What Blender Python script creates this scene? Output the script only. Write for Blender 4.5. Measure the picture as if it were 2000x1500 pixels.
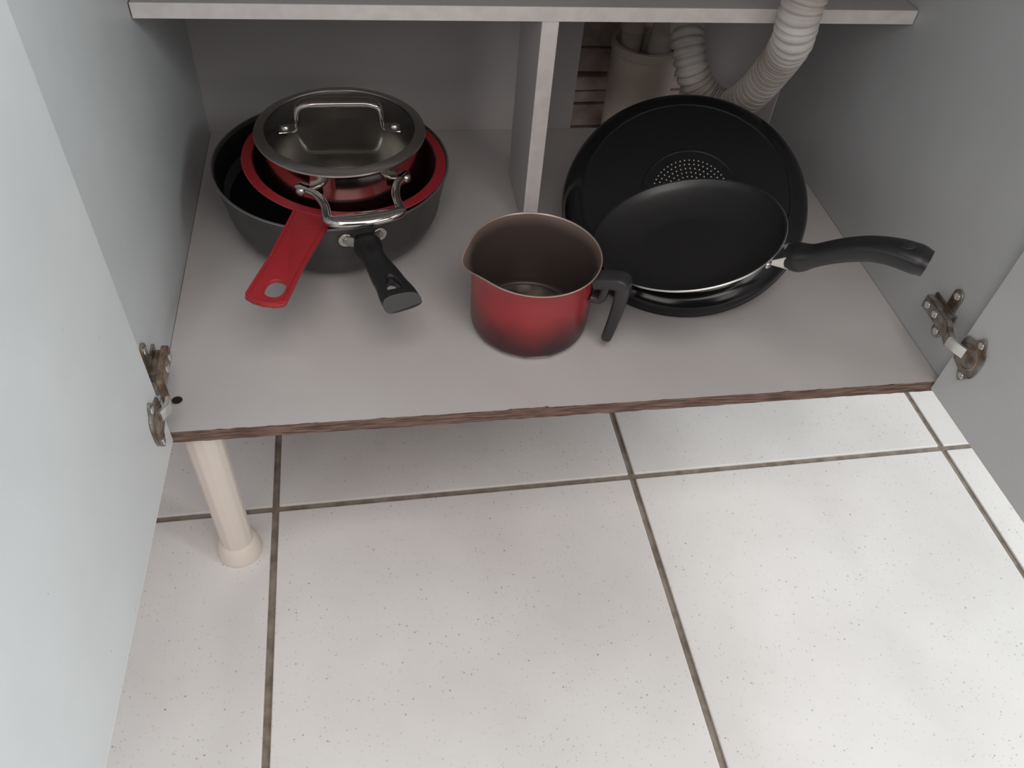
import bpy, bmesh, math, random
from mathutils import Vector, Matrix, noise
random.seed(7)
for o in list(bpy.data.objects): bpy.data.objects.remove(o, do_unlink=True)
S = bpy.context.scene
COL = S.collection
Z0 = 0.2493            # height of the cabinet's bottom board above the floor
PI = math.pi
def V(*a): return Vector(a)
def rad(a): return math.radians(a)

# ------------------------------------------------------------------ camera
cam = bpy.data.objects.new('camera', bpy.data.cameras.new('camera'))
COL.objects.link(cam)
Rv = V(0.98647073, -0.1473051, 0.07194928); Uv = V(0.06076557, 0.73617102, 0.67406215); Fv = V(0.15225977, 0.66057054, -0.73516224)
m = Matrix((Rv, Uv, -Fv)).transposed().to_4x4()
m.translation = V(0.21458, -0.50529, 0.60076 + Z0)
cam.matrix_world = m
cam.data.sensor_width = 36; cam.data.lens = 1577.54 / 2000 * 36
cam.data.clip_start = 0.02
S.camera = cam
# ------------------------------------------------------------------ world and lights
W = bpy.data.worlds.new('world'); S.world = W; W.use_nodes = True
bg = W.node_tree.nodes['Background']
bg.inputs[0].default_value = (0.95, 0.97, 1.0, 1); bg.inputs[1].default_value = 0.035
def area(name, loc, target, sx, sy, power, col):
    l = bpy.data.lights.new(name, 'AREA'); l.shape = 'RECTANGLE'; l.size = sx; l.size_y = sy; l.energy = power; l.color = col
    o = bpy.data.objects.new(name, l); COL.objects.link(o)
    o.location = V(*loc) + V(0, 0, Z0)
    o.rotation_euler = (V(*target) - V(*loc)).to_track_quat('-Z', 'Y').to_euler()
    return o
area('window_light', (2.4, -1.0, 1.2), (0.4, -0.1, 0.0), 1.2, 1.2, 54, (0.91, 0.985, 1.0))
area('ceiling_light', (0.4, -1.1, 2.2), (0.4, -0.1, 0.0), 1.5, 1.5, 26, (1.0, 0.94, 0.90))
area('front_fill_light', (1.5, -2.2, 1.5), (0.4, -0.1, 0.0), 1.2, 1.2, 9, (1.0, 0.96, 0.93))  # added fill from the front right, no window known there
area('front_fill_light', (-0.8, -2.2, 1.5), (0.4, -0.1, 0.0), 1.2, 1.2, 11, (1.0, 0.94, 0.92))  # added fill from the front left to lift the dark interior
area('left_fill_light', (-1.9, -1.2, 1.3), (0.4, -0.1, 0.0), 1.2, 1.2, 11, (0.97, 0.98, 1.0))  # added fill from the left, no opening known on that side
vs = S.view_settings
vs.view_transform = 'Standard'; vs.look = 'None'; vs.gamma = 1; vs.use_curve_mapping = False; vs.exposure = 0.0

# ------------------------------------------------------------------ materials
def mat(name, col, rough=0.5, metal=0.0, spec=0.5, coat=0.0):
    m = bpy.data.materials.new(name); m.use_nodes = True
    b = m.node_tree.nodes['Principled BSDF']
    b.inputs['Base Color'].default_value = (*col, 1); b.inputs['Roughness'].default_value = rough
    b.inputs['Metallic'].default_value = metal; b.inputs['Specular IOR Level'].default_value = spec
    b.inputs['Coat Weight'].default_value = coat; b.inputs['Coat Roughness'].default_value = 0.08
    return m
def N(m, t, **kw):
    n = m.node_tree.nodes.new(t)
    for k, v in kw.items():
        if k in n.inputs: n.inputs[k].default_value = v
        else: setattr(n, k, v)
    return n
def L(m, a, b): m.node_tree.links.new(a, b)
def bsdf(m): return m.node_tree.nodes['Principled BSDF']
def ramp(m, fac, stops):
    r = N(m, 'ShaderNodeValToRGB'); e = r.color_ramp.elements
    while len(e) < len(stops): e.new(0.5)
    for i, (p, c) in enumerate(stops): e[i].position = p; e[i].color = (*c, 1)
    L(m, fac, r.inputs[0]); return r
def coords(m, scale=(1, 1, 1)):
    t = N(m, 'ShaderNodeTexCoord'); mp = N(m, 'ShaderNodeMapping'); mp.inputs['Scale'].default_value = scale
    L(m, t.outputs['Object'], mp.inputs[0]); return mp.outputs[0]
def noisy(m, c1, c2, scale, detail=4, sc=(1, 1, 1), bump=0.0, lo=0.35, hi=0.65, bscale=None):
    c = coords(m, sc); n = N(m, 'ShaderNodeTexNoise', Scale=scale, Detail=detail); L(m, c, n.inputs[0])
    r = ramp(m, n.outputs[0], [(lo, c1), (hi, c2)]); L(m, r.outputs[0], bsdf(m).inputs['Base Color'])
    if bump:
        n2 = N(m, 'ShaderNodeTexNoise', Scale=bscale or scale * 2, Detail=3); L(m, c, n2.inputs[0])
        b = N(m, 'ShaderNodeBump', Strength=bump, Distance=0.001); L(m, n2.outputs[0], b.inputs['Height']); L(m, b.outputs[0], bsdf(m).inputs['Normal'])
    return r
def specks(m, base_socket, col, scale, thr, amount=0.8):
    """small irregular dots over a base colour"""
    c = coords(m)
    v = N(m, 'ShaderNodeTexVoronoi', Scale=scale); L(m, c, v.inputs['Vector'])
    r = ramp(m, v.outputs['Distance'], [(thr * 0.6, (1, 1, 1)), (thr, (0, 0, 0))])
    sep = N(m, 'ShaderNodeSeparateColor'); L(m, v.outputs['Color'], sep.inputs[0])
    r2 = ramp(m, sep.outputs[0], [(0.35, (0, 0, 0)), (1.0, (1, 1, 1))])
    mu = N(m, 'ShaderNodeMath', operation='MULTIPLY'); L(m, r.outputs[0], mu.inputs[0]); L(m, r2.outputs[0], mu.inputs[1])
    mu2 = N(m, 'ShaderNodeMath', operation='MULTIPLY'); L(m, mu.outputs[0], mu2.inputs[0]); mu2.inputs[1].default_value = amount
    mx = N(m, 'ShaderNodeMix', data_type='RGBA'); L(m, mu2.outputs[0], mx.inputs[0]); L(m, base_socket, mx.inputs[6]); mx.inputs[7].default_value = (*col, 1)
    return mx.outputs[2]

M = {}
def melamine(name, c):
    k = mat(name, c, 0.42, spec=0.4)
    d = tuple(x * 0.94 for x in c)
    r = noisy(k, d, c, 9, 5, bump=0.06, bscale=700)
    s = specks(k, r.outputs[0], (0.22, 0.18, 0.15), 38, 0.028, 0.8)
    L(k, s, bsdf(k).inputs['Base Color']); return k
M['board'] = melamine('white melamine', (0.57, 0.545, 0.54))
M['door'] = melamine('door melamine', (0.615, 0.625, 0.63))
M['side'] = melamine('side melamine', (0.555, 0.568, 0.575))
M['edge'] = mat('white edge band', (0.66, 0.62, 0.60), 0.4); noisy(M['edge'], (0.76, 0.71, 0.69), (0.84, 0.79, 0.77), 60, 3)
k = M['chip'] = mat('raw chipboard', (0.2, 0.1, 0.08), 0.9)
noisy(k, (0.075, 0.043, 0.033), (0.25, 0.155, 0.12), 90, 6, sc=(0.35, 1, 5), bump=0.8, bscale=300)
k = M['tile'] = mat('speckled tile', (0.7, 0.7, 0.68), 0.33, spec=0.45)
r = noisy(k, (0.70, 0.675, 0.66), (0.765, 0.742, 0.728), 7, 4)
s = specks(k, r.outputs[0], (0.30, 0.26, 0.22), 230, 0.22, 0.50)
s = specks(k, s, (0.26, 0.21, 0.17), 125, 0.15, 0.70)
s = specks(k, s, (0.12, 0.09, 0.07), 48, 0.050, 0.9); L(k, s, bsdf(k).inputs['Base Color'])
M['grout'] = mat('grout', (0.2, 0.17, 0.14), 0.95); noisy(M['grout'], (0.16, 0.13, 0.105), (0.27, 0.23, 0.19), 60, 6, bump=0.6)
M['leg'] = mat('cream plastic', (0.74, 0.65, 0.58), 0.42)
M['grime'] = mat('aged white plastic', (0.6, 0.57, 0.52), 0.5); noisy(M['grime'], (0.38, 0.31, 0.25), (0.66, 0.63, 0.60), 14, 5, lo=0.3, hi=0.6)
M['pvc'] = mat('drain pipe plastic', (0.5, 0.45, 0.4), 0.5); noisy(M['pvc'], (0.40, 0.33, 0.26), (0.60, 0.55, 0.50), 9, 5)
M['hole'] = mat('dark inside', (0.012, 0.01, 0.009), 0.9)
M['plaster'] = mat('rough wall', (0.3, 0.25, 0.23), 0.95); noisy(M['plaster'], (0.20, 0.165, 0.15), (0.34, 0.29, 0.27), 12, 6, bump=0.8, bscale=60)
M['brick'] = mat('old brick', (0.3, 0.22, 0.2), 0.95); noisy(M['brick'], (0.22, 0.17, 0.155), (0.42, 0.34, 0.31), 22, 6, bump=0.8, bscale=90)
k = M['wok_out'] = mat('dark grey coating', (0.06, 0.058, 0.057), 0.42); noisy(k, (0.052, 0.05, 0.049), (0.072, 0.069, 0.067), 25, 3, bump=0.05, bscale=900)
k = M['nonstick'] = mat('black non-stick', (0.012, 0.012, 0.013), 0.42, spec=0.35)
k = M['nonstick2'] = mat('black non-stick of the small pan', (0.017, 0.017, 0.018), 0.40, spec=0.85)
k = M['enamel'] = mat('glossy black enamel', (0.008, 0.008, 0.009), 0.16, spec=0.5)
M['pan_side'] = mat('black enamel side', (0.008, 0.008, 0.009), 0.6, spec=0.15)
k = M['base_black'] = mat('satin black base', (0.010, 0.010, 0.011), 0.38, spec=0.35)
M['rim_metal'] = mat('bare aluminium', (0.62, 0.60, 0.58), 0.28, 1.0)
M['rim_dark'] = mat('dull aluminium edge', (0.34, 0.33, 0.33), 0.35, 0.8)
M['steel'] = mat('polished steel', (0.60, 0.56, 0.53), 0.12, 1.0)
M['steel_in'] = mat('brushed steel', (0.56, 0.53, 0.50), 0.28, 1.0)
M['rivet'] = mat('rivet steel', (0.62, 0.60, 0.57), 0.3, 1.0)
k = M['hinge'] = mat('tarnished nickel', (0.36, 0.34, 0.31), 0.38, 0.85); noisy(k, (0.20, 0.13, 0.08), (0.44, 0.43, 0.40), 70, 4)
M['hinge_bright'] = mat('bright nickel', (0.75, 0.76, 0.74), 0.25, 0.9)
M['hinge_rust'] = mat('yellowed nickel', (0.30, 0.20, 0.14), 0.4, 0.7); noisy(M['hinge_rust'], (0.20, 0.12, 0.08), (0.42, 0.32, 0.24), 90, 3)
M['bakelite'] = mat('black plastic', (0.014, 0.014, 0.015), 0.38)
M['bakelite_grey'] = mat('worn black plastic', (0.020, 0.021, 0.020), 0.6)
M['milk_handle'] = mat('dark grey plastic', (0.03, 0.03, 0.031), 0.42)
M['redrim'] = mat('red lacquer', (0.33, 0.018, 0.026), 0.35, coat=0.2)
M['redhandle'] = mat('red handle', (0.36, 0.020, 0.028), 0.42)
M['redin'] = mat('maroon inside', (0.065, 0.016, 0.018), 0.38)
k = M['milk_in'] = mat('taupe non-stick', (0.12, 0.085, 0.075), 0.36)
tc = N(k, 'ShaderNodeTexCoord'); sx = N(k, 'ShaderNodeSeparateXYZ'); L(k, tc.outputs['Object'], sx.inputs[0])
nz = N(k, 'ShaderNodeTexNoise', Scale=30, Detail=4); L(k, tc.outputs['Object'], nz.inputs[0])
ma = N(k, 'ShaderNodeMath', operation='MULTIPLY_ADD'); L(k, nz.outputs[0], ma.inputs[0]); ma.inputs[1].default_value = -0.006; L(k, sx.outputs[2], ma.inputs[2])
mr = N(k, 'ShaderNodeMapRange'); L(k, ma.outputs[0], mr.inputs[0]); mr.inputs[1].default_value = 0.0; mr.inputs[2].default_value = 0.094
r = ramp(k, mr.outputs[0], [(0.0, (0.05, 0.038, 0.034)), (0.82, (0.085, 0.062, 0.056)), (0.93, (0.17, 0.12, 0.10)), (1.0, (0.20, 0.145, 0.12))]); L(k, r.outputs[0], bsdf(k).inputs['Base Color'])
M['milk_rim'] = mat('worn rim', (0.62, 0.48, 0.42), 0.35, 0.6)
k = M['milk_floor'] = mat('worn metal inside', (0.2, 0.16, 0.13), 0.24, 0.75)
noisy(k, (0.06, 0.045, 0.038), (0.50, 0.42, 0.34), 26, 4, lo=0.42, hi=0.62)
# red enamel that turns scorched black towards the base, scuffed at the foot
k = M['milk_red'] = mat('red enamel', (0.3, 0.03, 0.035), 0.3, spec=0.5)
tc = N(k, 'ShaderNodeTexCoord'); sx = N(k, 'ShaderNodeSeparateXYZ'); L(k, tc.outputs['Object'], sx.inputs[0])
nz = N(k, 'ShaderNodeTexNoise', Scale=22, Detail=3); L(k, tc.outputs['Object'], nz.inputs[0])
ma = N(k, 'ShaderNodeMath', operation='MULTIPLY_ADD'); L(k, nz.outputs[0], ma.inputs[0]); ma.inputs[1].default_value = -0.045; L(k, sx.outputs[2], ma.inputs[2])
mr = N(k, 'ShaderNodeMapRange'); L(k, ma.outputs[0], mr.inputs[0]); mr.inputs[1].default_value = -0.022; mr.inputs[2].default_value = 0.035
r = ramp(k, mr.outputs[0], [(0.0, (0.018, 0.010, 0.011)), (0.35, (0.075, 0.014, 0.018)), (1.0, (0.34, 0.030, 0.036))])
nz2 = N(k, 'ShaderNodeTexNoise', Scale=55, Detail=3); L(k, tc.outputs['Object'], nz2.inputs[0])
mr2 = N(k, 'ShaderNodeMapRange'); L(k, sx.outputs[2], mr2.inputs[0]); mr2.inputs[1].default_value = 0.0110; mr2.inputs[2].default_value = 0.0045
mu = N(k, 'ShaderNodeMath', operation='MULTIPLY'); L(k, mr2.outputs[0], mu.inputs[0]); L(k, nz2.outputs[0], mu.inputs[1])
rr = ramp(k, mu.outputs[0], [(0.40, (0, 0, 0)), (0.47, (1, 1, 1))])
mx = N(k, 'ShaderNodeMix', data_type='RGBA'); L(k, rr.outputs[0], mx.inputs[0]); L(k, r.outputs[0], mx.inputs[6]); mx.inputs[7].default_value = (0.45, 0.36, 0.31, 1)
L(k, mx.outputs[2], bsdf(k).inputs['Base Color'])
k = M['glass'] = mat('clear glass', (0.93, 0.95, 0.94), 0.0); bsdf(k).inputs['Transmission Weight'].default_value = 1.0; bsdf(k).inputs['IOR'].default_value = 1.45

# ------------------------------------------------------------------ object helpers
def thing(name, label, cat, loc=(0, 0, 0), rot=None, group=None):
    o = bpy.data.objects.new(name, None); COL.objects.link(o); o.empty_display_size = 0.02
    o.location = V(*loc) + V(0, 0, Z0)
    if rot is not None: o.rotation_euler = rot
    o['label'] = label; o['category'] = cat
    if group: o['group'] = group
    return o
def obj(name, bm, mt, parent=None, smooth=True, label=None, auto=35, kind=None, loc=None, rot=None):
    me = bpy.data.meshes.new(name)
    bmesh.ops.recalc_face_normals(bm, faces=bm.faces[:])
    if smooth:
        for f in bm.faces: f.smooth = True
        for e in bm.edges:
            if len(e.link_faces) == 2 and e.calc_face_angle(0) > rad(auto): e.smooth = False
    bm.to_mesh(me); bm.free()
    for x in (mt if isinstance(mt, (list, tuple)) else [mt]): me.materials.append(M[x])
    o = bpy.data.objects.new(name, me); COL.objects.link(o)
    if parent: o.parent = parent
    if loc is not None: o.location = loc
    if rot is not None: o.rotation_euler = rot
    if label: o['label'] = label
    if kind: o['kind'] = kind
    return o
def NB(): return bmesh.new()
def box(bm, x0, x1, y0, y1, z0, z1, bev=0.0, mi=0, seg=2):
    vs = [bm.verts.new((x, y, z)) for z in (z0, z1) for y in (y0, y1) for x in (x0, x1)]
    fs = [bm.faces.new([vs[i] for i in q]) for q in ((0, 2, 3, 1), (4, 5, 7, 6), (0, 1, 5, 4), (2, 6, 7, 3), (0, 4, 6, 2), (1, 3, 7, 5))]
    for f in fs: f.material_index = mi
    if bev > 0:
        es = list({e for f in fs for e in f.edges})
        bmesh.ops.bevel(bm, geom=es, offset=bev, segments=seg, affect='EDGES', profile=0.5, clamp_overlap=True)
    return fs
def lathe(bm, prof, n=96, mi=None, closed=False):
    """prof: (r, z[, material]) points"""
    rings = []
    for p in prof:
        r, z = p[0], p[1]
        if r < 1e-6: rings.append([bm.verts.new((0, 0, z))])
        else: rings.append([bm.verts.new((r * math.cos(2 * PI * i / n), r * math.sin(2 * PI * i / n), z)) for i in range(n)])
    pairs = list(zip(range(len(prof) - 1), range(1, len(prof))))
    if closed: pairs.append((len(prof) - 1, 0))
    for a, b in pairs:
        A, B = rings[a], rings[b]; k = prof[a][2] if len(prof[a]) > 2 else 0
        for i in range(n):
            j = (i + 1) % n
            if len(A) == 1 and len(B) == 1: continue
            if len(A) == 1: f = bm.faces.new((A[0], B[j], B[i]))
            elif len(B) == 1: f = bm.faces.new((A[i], A[j], B[0]))
            else: f = bm.faces.new((A[i], A[j], B[j], B[i]))
            f.material_index = k
    return rings
def catmull(pts, n=6):
    pts = [Vector(p) for p in pts]; out = []
    P = [pts[0] * 2 - pts[1]] + pts + [pts[-1] * 2 - pts[-2]]
    for i in range(1, len(P) - 2):
        for k in range(n):
            t = k / n; a, b, c, d = P[i - 1], P[i], P[i + 1], P[i + 2]
            out.append(0.5 * ((2 * b) + (c - a) * t + (2 * a - 5 * b + 4 * c - d) * t * t + (3 * b - a - 3 * c + d) * t ** 3))
    out.append(pts[-1]); return out
def loft(bm, path, sizes, side, n=20, power=2.4, cap=True, round_end=False, mi=0):
    """path of points; sizes (half width along side, half thickness); side = reference sideways vector"""
    rings = []; m_ = len(path)
    for i, p in enumerate(path):
        t = (path[min(i + 1, m_ - 1)] - path[max(i - 1, 0)]).normalized()
        s = (Vector(side) - t * Vector(side).dot(t)).normalized(); u = t.cross(s)
        w, h = sizes[i]
        ring = []
        for k in range(n):
            a = 2 * PI * k / n; c, sn = math.cos(a), math.sin(a)
            ring.append(bm.verts.new(p + s * (w * math.copysign(abs(c) ** (2 / power), c)) + u * (h * math.copysign(abs(sn) ** (2 / power), sn))))
        rings.append(ring)
    for A, B in zip(rings, rings[1:]):
        for k in range(n):
            f = bm.faces.new((A[k], A[(k + 1) % n], B[(k + 1) % n], B[k])); f.material_index = mi
    if cap:
        bm.faces.new(rings[0][::-1]); bm.faces.new(rings[-1])
    return rings
def interp(stops, t):
    for (a, va), (b, vb) in zip(stops, stops[1:]):
        if t <= b:
            k = (t - a) / (b - a) if b > a else 0; k = k * k * (3 - 2 * k)
            return tuple(x + (y - x) * k for x, y in zip(va, vb))
    return stops[-1][1]
def tube(bm, pts, r, n=14, per=6):
    path = catmull(pts, per); loft(bm, path, [(r, r)] * len(path), (0.01, 0.3, 1), n, 2.0)
def cyl(bm, p, axis, r, h, n=24, bev=0.0, mi=0, r2=None):
    axis = Vector(axis).normalized(); q = axis.to_track_quat('Z', 'Y').to_matrix().to_4x4(); q.translation = Vector(p)
    pr = [(0, 0), (r - bev, 0), (r, bev), (r2 or r, h - bev), ((r2 or r) - bev, h), (0, h)] if bev else [(0, 0), (r, 0), (r2 or r, h), (0, h)]
    b2 = bmesh.new(); lathe(b2, pr, n)
    for v in b2.verts: v.co = q @ v.co
    me = bpy.data.meshes.new('t'); b2.to_mesh(me); b2.free(); k = len(bm.faces); bm.from_mesh(me); bpy.data.meshes.remove(me)
    bm.faces.ensure_lookup_table()
    for f in bm.faces[k:]: f.material_index = mi
def plate(outline, holes, thick, bevel):
    """flat plate with holes in XY, from a filled curve -> bmesh"""
    cu = bpy.data.curves.new('plate', 'CURVE'); cu.dimensions = '2D'; cu.fill_mode = 'BOTH'
    cu.extrude = thick / 2 - bevel; cu.bevel_depth = bevel; cu.bevel_resolution = 2; cu.offset = -bevel
    for loop in [outline] + holes:
        sp = cu.splines.new('POLY'); sp.points.add(len(loop) - 1); sp.use_cyclic_u = True
        for i, (x, y) in enumerate(loop): sp.points[i].co = (x, y, 0, 1)
    o = bpy.data.objects.new('plate', cu); COL.objects.link(o)
    dg = bpy.context.evaluated_depsgraph_get(); me = bpy.data.meshes.new_from_object(o.evaluated_get(dg))
    bm = bmesh.new(); bm.from_mesh(me); bmesh.ops.remove_doubles(bm, verts=bm.verts[:], dist=1e-5)
    for f in bm.faces: f.material_index = 0
    bpy.data.objects.remove(o); bpy.data.meshes.remove(me); bpy.data.curves.remove(cu)
    return bm
def cut(o, bm_cutter):
    me = bpy.data.meshes.new('c'); bmesh.ops.recalc_face_normals(bm_cutter, faces=bm_cutter.faces[:]); bm_cutter.to_mesh(me); bm_cutter.free()
    c = bpy.data.objects.new('c', me); COL.objects.link(c)
    if o.parent: c.parent = o.parent
    md = o.modifiers.new('b', 'BOOLEAN'); md.object = c; md.operation = 'DIFFERENCE'; md.solver = 'EXACT'
    dg = bpy.context.evaluated_depsgraph_get(); new = bpy.data.meshes.new_from_object(o.evaluated_get(dg))
    o.modifiers.clear(); o.data = new; bpy.data.objects.remove(c); bpy.data.meshes.remove(me)
def struct(name, bm, mt, label=None, parent=None, smooth=False):
    o = obj(name, bm, mt, parent, smooth=smooth); o['kind'] = 'structure'
    if label: o['label'] = label
    if not parent: o.location.z += Z0
    return o

# ------------------------------------------------------------------ floor: grout bed with tiles
bm = NB(); box(bm, -1.9, 2.9, -2.9, 0.64, -0.27 - Z0 * 0, -0.2520)
floor = struct('floor', bm, 'grout', 'floor of pale speckled square tiles with grey brown grout')
TS = 0.4535; TA = 0.01186; GX, GY = 0.0706, 0.0775
half = (TS - 0.0080) / 2
bm = NB(); box(bm, -half, half, -half, half, -0.010, 0, 0.0012)
t0 = obj('tile', bm, 'tile', floor, smooth=False); tile_me = t0.data; first = True
for i in range(-4, 6):
    for j in range(-6, 2):
        X = (i + 0.5) * TS; Y = (j + 0.5) * TS
        x = GX + math.cos(TA) * X - math.sin(TA) * Y; y = GY + math.sin(TA) * X + math.cos(TA) * Y
        if y + half > 0.64 : continue
        o = t0 if first else bpy.data.objects.new('tile', tile_me)
        if not first: COL.objects.link(o); o.parent = floor
        first = False
        o.location = (x, y, -0.2493 + random.uniform(-0.0003, 0.0003)); o.rotation_euler.z = TA + random.choice((0, PI))
# last strip of cut tiles at the wall
for i in range(-4, 6):
    X = (i + 0.5) * TS
    bm = NB(); y0 = GY + TS + 0.0036 + math.sin(TA) * X; box(bm, -half, half, y0, 0.637, -0.010, 0, 0.0012)
    obj('tile', bm, 'tile', floor, smooth=False, loc=(GX + X - math.sin(TA) * TS, 0, -0.2493))
# ------------------------------------------------------------------ wall behind the cabinet
bm = NB(); box(bm, -1.9, 2.9, 0.65, 0.75, -0.2493, 1.75)
wall = struct('wall_back', bm, 'plaster', 'rough unplastered wall seen through the cutout behind the drain pipe')
courses = [(-0.2493, -0.185), (-0.182, -0.125), (-0.122, -0.067), (-0.064, -0.027), (-0.024, -0.005), (-0.002, 0.020), (0.025, 0.062), (0.066, 0.12), (0.124, 0.18)]
for r_, (z0, z1) in enumerate(courses):
    off = 0.40 + (r_ % 2) * 0.09
    for c_ in range(2):
        x0 = off + c_ * 0.185
        bm = NB(); box(bm, x0, x0 + 0.182, 0.636 + random.uniform(-0.002, 0.004), 0.66, z0, z1, 0.003)
        bmesh.ops.subdivide_edges(bm, edges=[e for e in bm.edges if e.calc_length() > 0.05], cuts=5)
        for v in bm.verts: v.co += noise.noise_vector(v.co * 45) * 0.0016
        obj('brick', bm, 'brick', wall, loc=(0, 0, 0))

# ------------------------------------------------------------------ the cabinet
CW, CD, CH, T = 0.8, 0.522, 0.555, 0.015
cab = thing('kitchen_cabinet', 'open white sink cabinet with two doors, a middle shelf and raw board front edge', 'cabinet', (0.4, 0.0, -0.2493))
CO = V(-0.4, 0, 0.2493)                     # panel space -> cabinet space
def cp(name, bm, mt, parent=None, **kw):
    o = obj(name, bm, mt, parent or cab, **kw)
    if parent is None: o.location = CO
    return o
bm = NB(); box(bm, -T, 0, 0, CD, -T, CH, 0.0006, seg=1); cp('side_panel', bm, 'side', smooth=False)
bm = NB(); box(bm, CW, CW + T, 0, CD, -T, CH, 0.0006, seg=1); cp('side_panel', bm, 'side', smooth=False)
# bottom board: laminated top over raw chipboard with chipped front edge
bm = NB(); box(bm, 0.0005, CW - 0.0005, 0.0012, CD, -T, -0.0006)
bb = cp('bottom_panel', bm, 'chip', smooth=False)
n = 260; bm = NB(); top = []; low = []
for i in range(n + 1):
    x = 0.0005 + (CW - 0.001) * i / n
    ch = max(0, noise.noise(V(x * 60, 3.1, 0)) * 0.0016 + noise.noise(V(x * 210, 7.7, 0)) * 0.0008 - 0.0002)
    if 0.33 < x < 0.37: ch += 0.0016 * max(0, noise.noise(V(x * 120, 1, 1)) + 0.6)
    top.append((bm.verts.new((x, 0.0008 + ch, 0)), bm.verts.new((x, 0.0010 + ch, -0.0007)))); low.append((bm.verts.new((x, CD, 0)), bm.verts.new((x, CD, -0.0007))))
for i in range(n):
    bm.faces.new((top[i][0], top[i + 1][0], low[i + 1][0], low[i][0])); bm.faces.new((top[i][0], top[i][1], top[i + 1][1], top[i + 1][0])); bm.faces.new((top[i][1], low[i][1], low[i + 1][1], top[i + 1][1]))
lam = obj('laminate', bm, 'board', bb, smooth=False)
bm = NB(); nz_ = 9; nx_ = 420; g = []
for j in range(nz_ + 1):
    row = []
    for i in range(nx_ + 1):
        x = 0.0005 + (CW - 0.001) * i / nx_; z = -0.0004 - (T - 0.0004) * j / nz_
        d = noise.noise(V(x * 90, z * 900, 0)) * 0.0007 + noise.noise(V(x * 25, z * 500, 5)) * 0.0005
        row.append(bm.verts.new((x, 0.0006 - d + 0.0002 * (j in (0,)), z)))
    g.append(row)
for j in range(nz_):
    for i in range(nx_): bm.faces.new((g[j][i], g[j + 1][i], g[j + 1][i + 1], g[j][i + 1]))
obj('raw_edge', bm, 'chip', bb, smooth=True, auto=70, label='raw brown chipboard front edge')
# drilled hole by the left front corner
bm = NB(); lathe(bm, [(0.0042, 0.0002), (0.0050, 0.0004), (0.0052, 0.0001)], 24); 
obj('hole_rim', bm, 'chip', bb, loc=(0.0155, 0.040, 0))
bm = NB(); cyl(bm, (0, 0, 0.0000), (0, 0, 1), 0.0044, 0.00025, 24); obj('drilled_hole', bm, 'hole', bb, loc=(0.0155, 0.040, 0))
# shelf, divider
YS, ZS = 0.2952, 0.2517; ST = 0.0145
bm = NB(); box(bm, 0.0012, CW - 0.0012, YS, CD, ZS, ZS + ST, 0.0004, seg=1); sh = cp('shelf', bm, 'board', smooth=False)
bm = NB(); box(bm, 0.0012, CW - 0.0012, YS - 0.0008, YS, ZS, ZS + ST, 0.0003, seg=1); obj('edge_band', bm, 'edge', sh, smooth=False)
XD = 0.3903
bm = NB(); box(bm, XD, XD + 0.0175, YS, 0.409, 0.0002, ZS - 0.0002, 0.0004, seg=1); dv = cp('divider', bm, 'board', smooth=False)
bm = NB(); box(bm, XD, XD + 0.0175, YS - 0.0008, YS, 0.0002, ZS - 0.0002, 0.0003, seg=1); obj('edge_band', bm, 'edge', dv, smooth=False)
# back panels with the cutout between them
bm = NB(); box(bm, 0, 0.4965, CD, CD + 0.004, -T, CH); cp('back_panel', bm, 'board', smooth=False)
bm = NB(); box(bm, 0.650, CW, CD, CD + 0.004, -T, CH); cp('back_panel', bm, 'board', smooth=False)
# legs
def leg(x, y):
    h = 0.2493 - T; o_ = V(x, y, -T) + CO
    bm = NB(); n = 48; rings = []
    for z in (0, -h + 0.035, -h + 0.022):
        ring = []
        for i in range(n):
            a = 2 * PI * i / n; r = 0.0178 - (0.0007 if i % 4 == 0 else 0.0)
            ring.append(bm.verts.new((r * math.cos(a), r * math.sin(a), z)))
        rings.append(ring)
    for A, B in zip(rings, rings[1:]):
        for i in range(n): bm.faces.new((A[i], A[(i + 1) % n], B[(i + 1) % n], B[i]))
    bm.faces.new(rings[0]); bm.faces.new(rings[-1][::-1])
    l = obj('leg', bm, 'leg', cab, loc=o_, auto=60)
    bm = NB(); lathe(bm, [(0.012, -h + 0.026), (0.0185, -h + 0.028), (0.0205, -h + 0.025), (0.0228, -h + 0.018), (0.0247, -h + 0.008), (0.0250, -h + 0.003), (0.024, -h), (0, -h)], 48)
    obj('foot', bm, 'leg', l)
    bm = NB(); box(bm, -0.026, 0.026, -0.020, 0.020, -0.004, 0, 0.002); obj('leg_socket', bm, 'leg', l)
leg(0.0335, 0.0235); leg(0.036, 0.48); leg(0.764, 0.48)
# doors
def door(sign, x_in, ang, w, hang_left):
    bm = NB()
    # local: hinge corner of the inner face at the origin, the door runs to -y, thickness away from the opening
    x0, x1 = (-0.0155, 0) if sign < 0 else (0, 0.0155)
    box(bm, x0, x1, -w, 0, -0.0072, CH, 0.0008, seg=1)
    d = obj('door', bm, 'door', cab, smooth=False, loc=V(x_in, -0.002, 0) + CO, rot=(0, 0, ang))
    bm = NB(); xa, xb = x0 - 0.0004 * 0, x1
    box(bm, x0 + 0.0003, x1 - 0.0002, -w + 0.001, -0.001, -0.0078, -0.0070, 0.0002, seg=1)
    obj('edge_band', bm, 'edge', d, smooth=False)
    return d
dl = door(-1, 0.0156, -rad(1.75), 0.395, True)
dr = door(+1, 0.7893, rad(1.35), 0.395, False)
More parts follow.
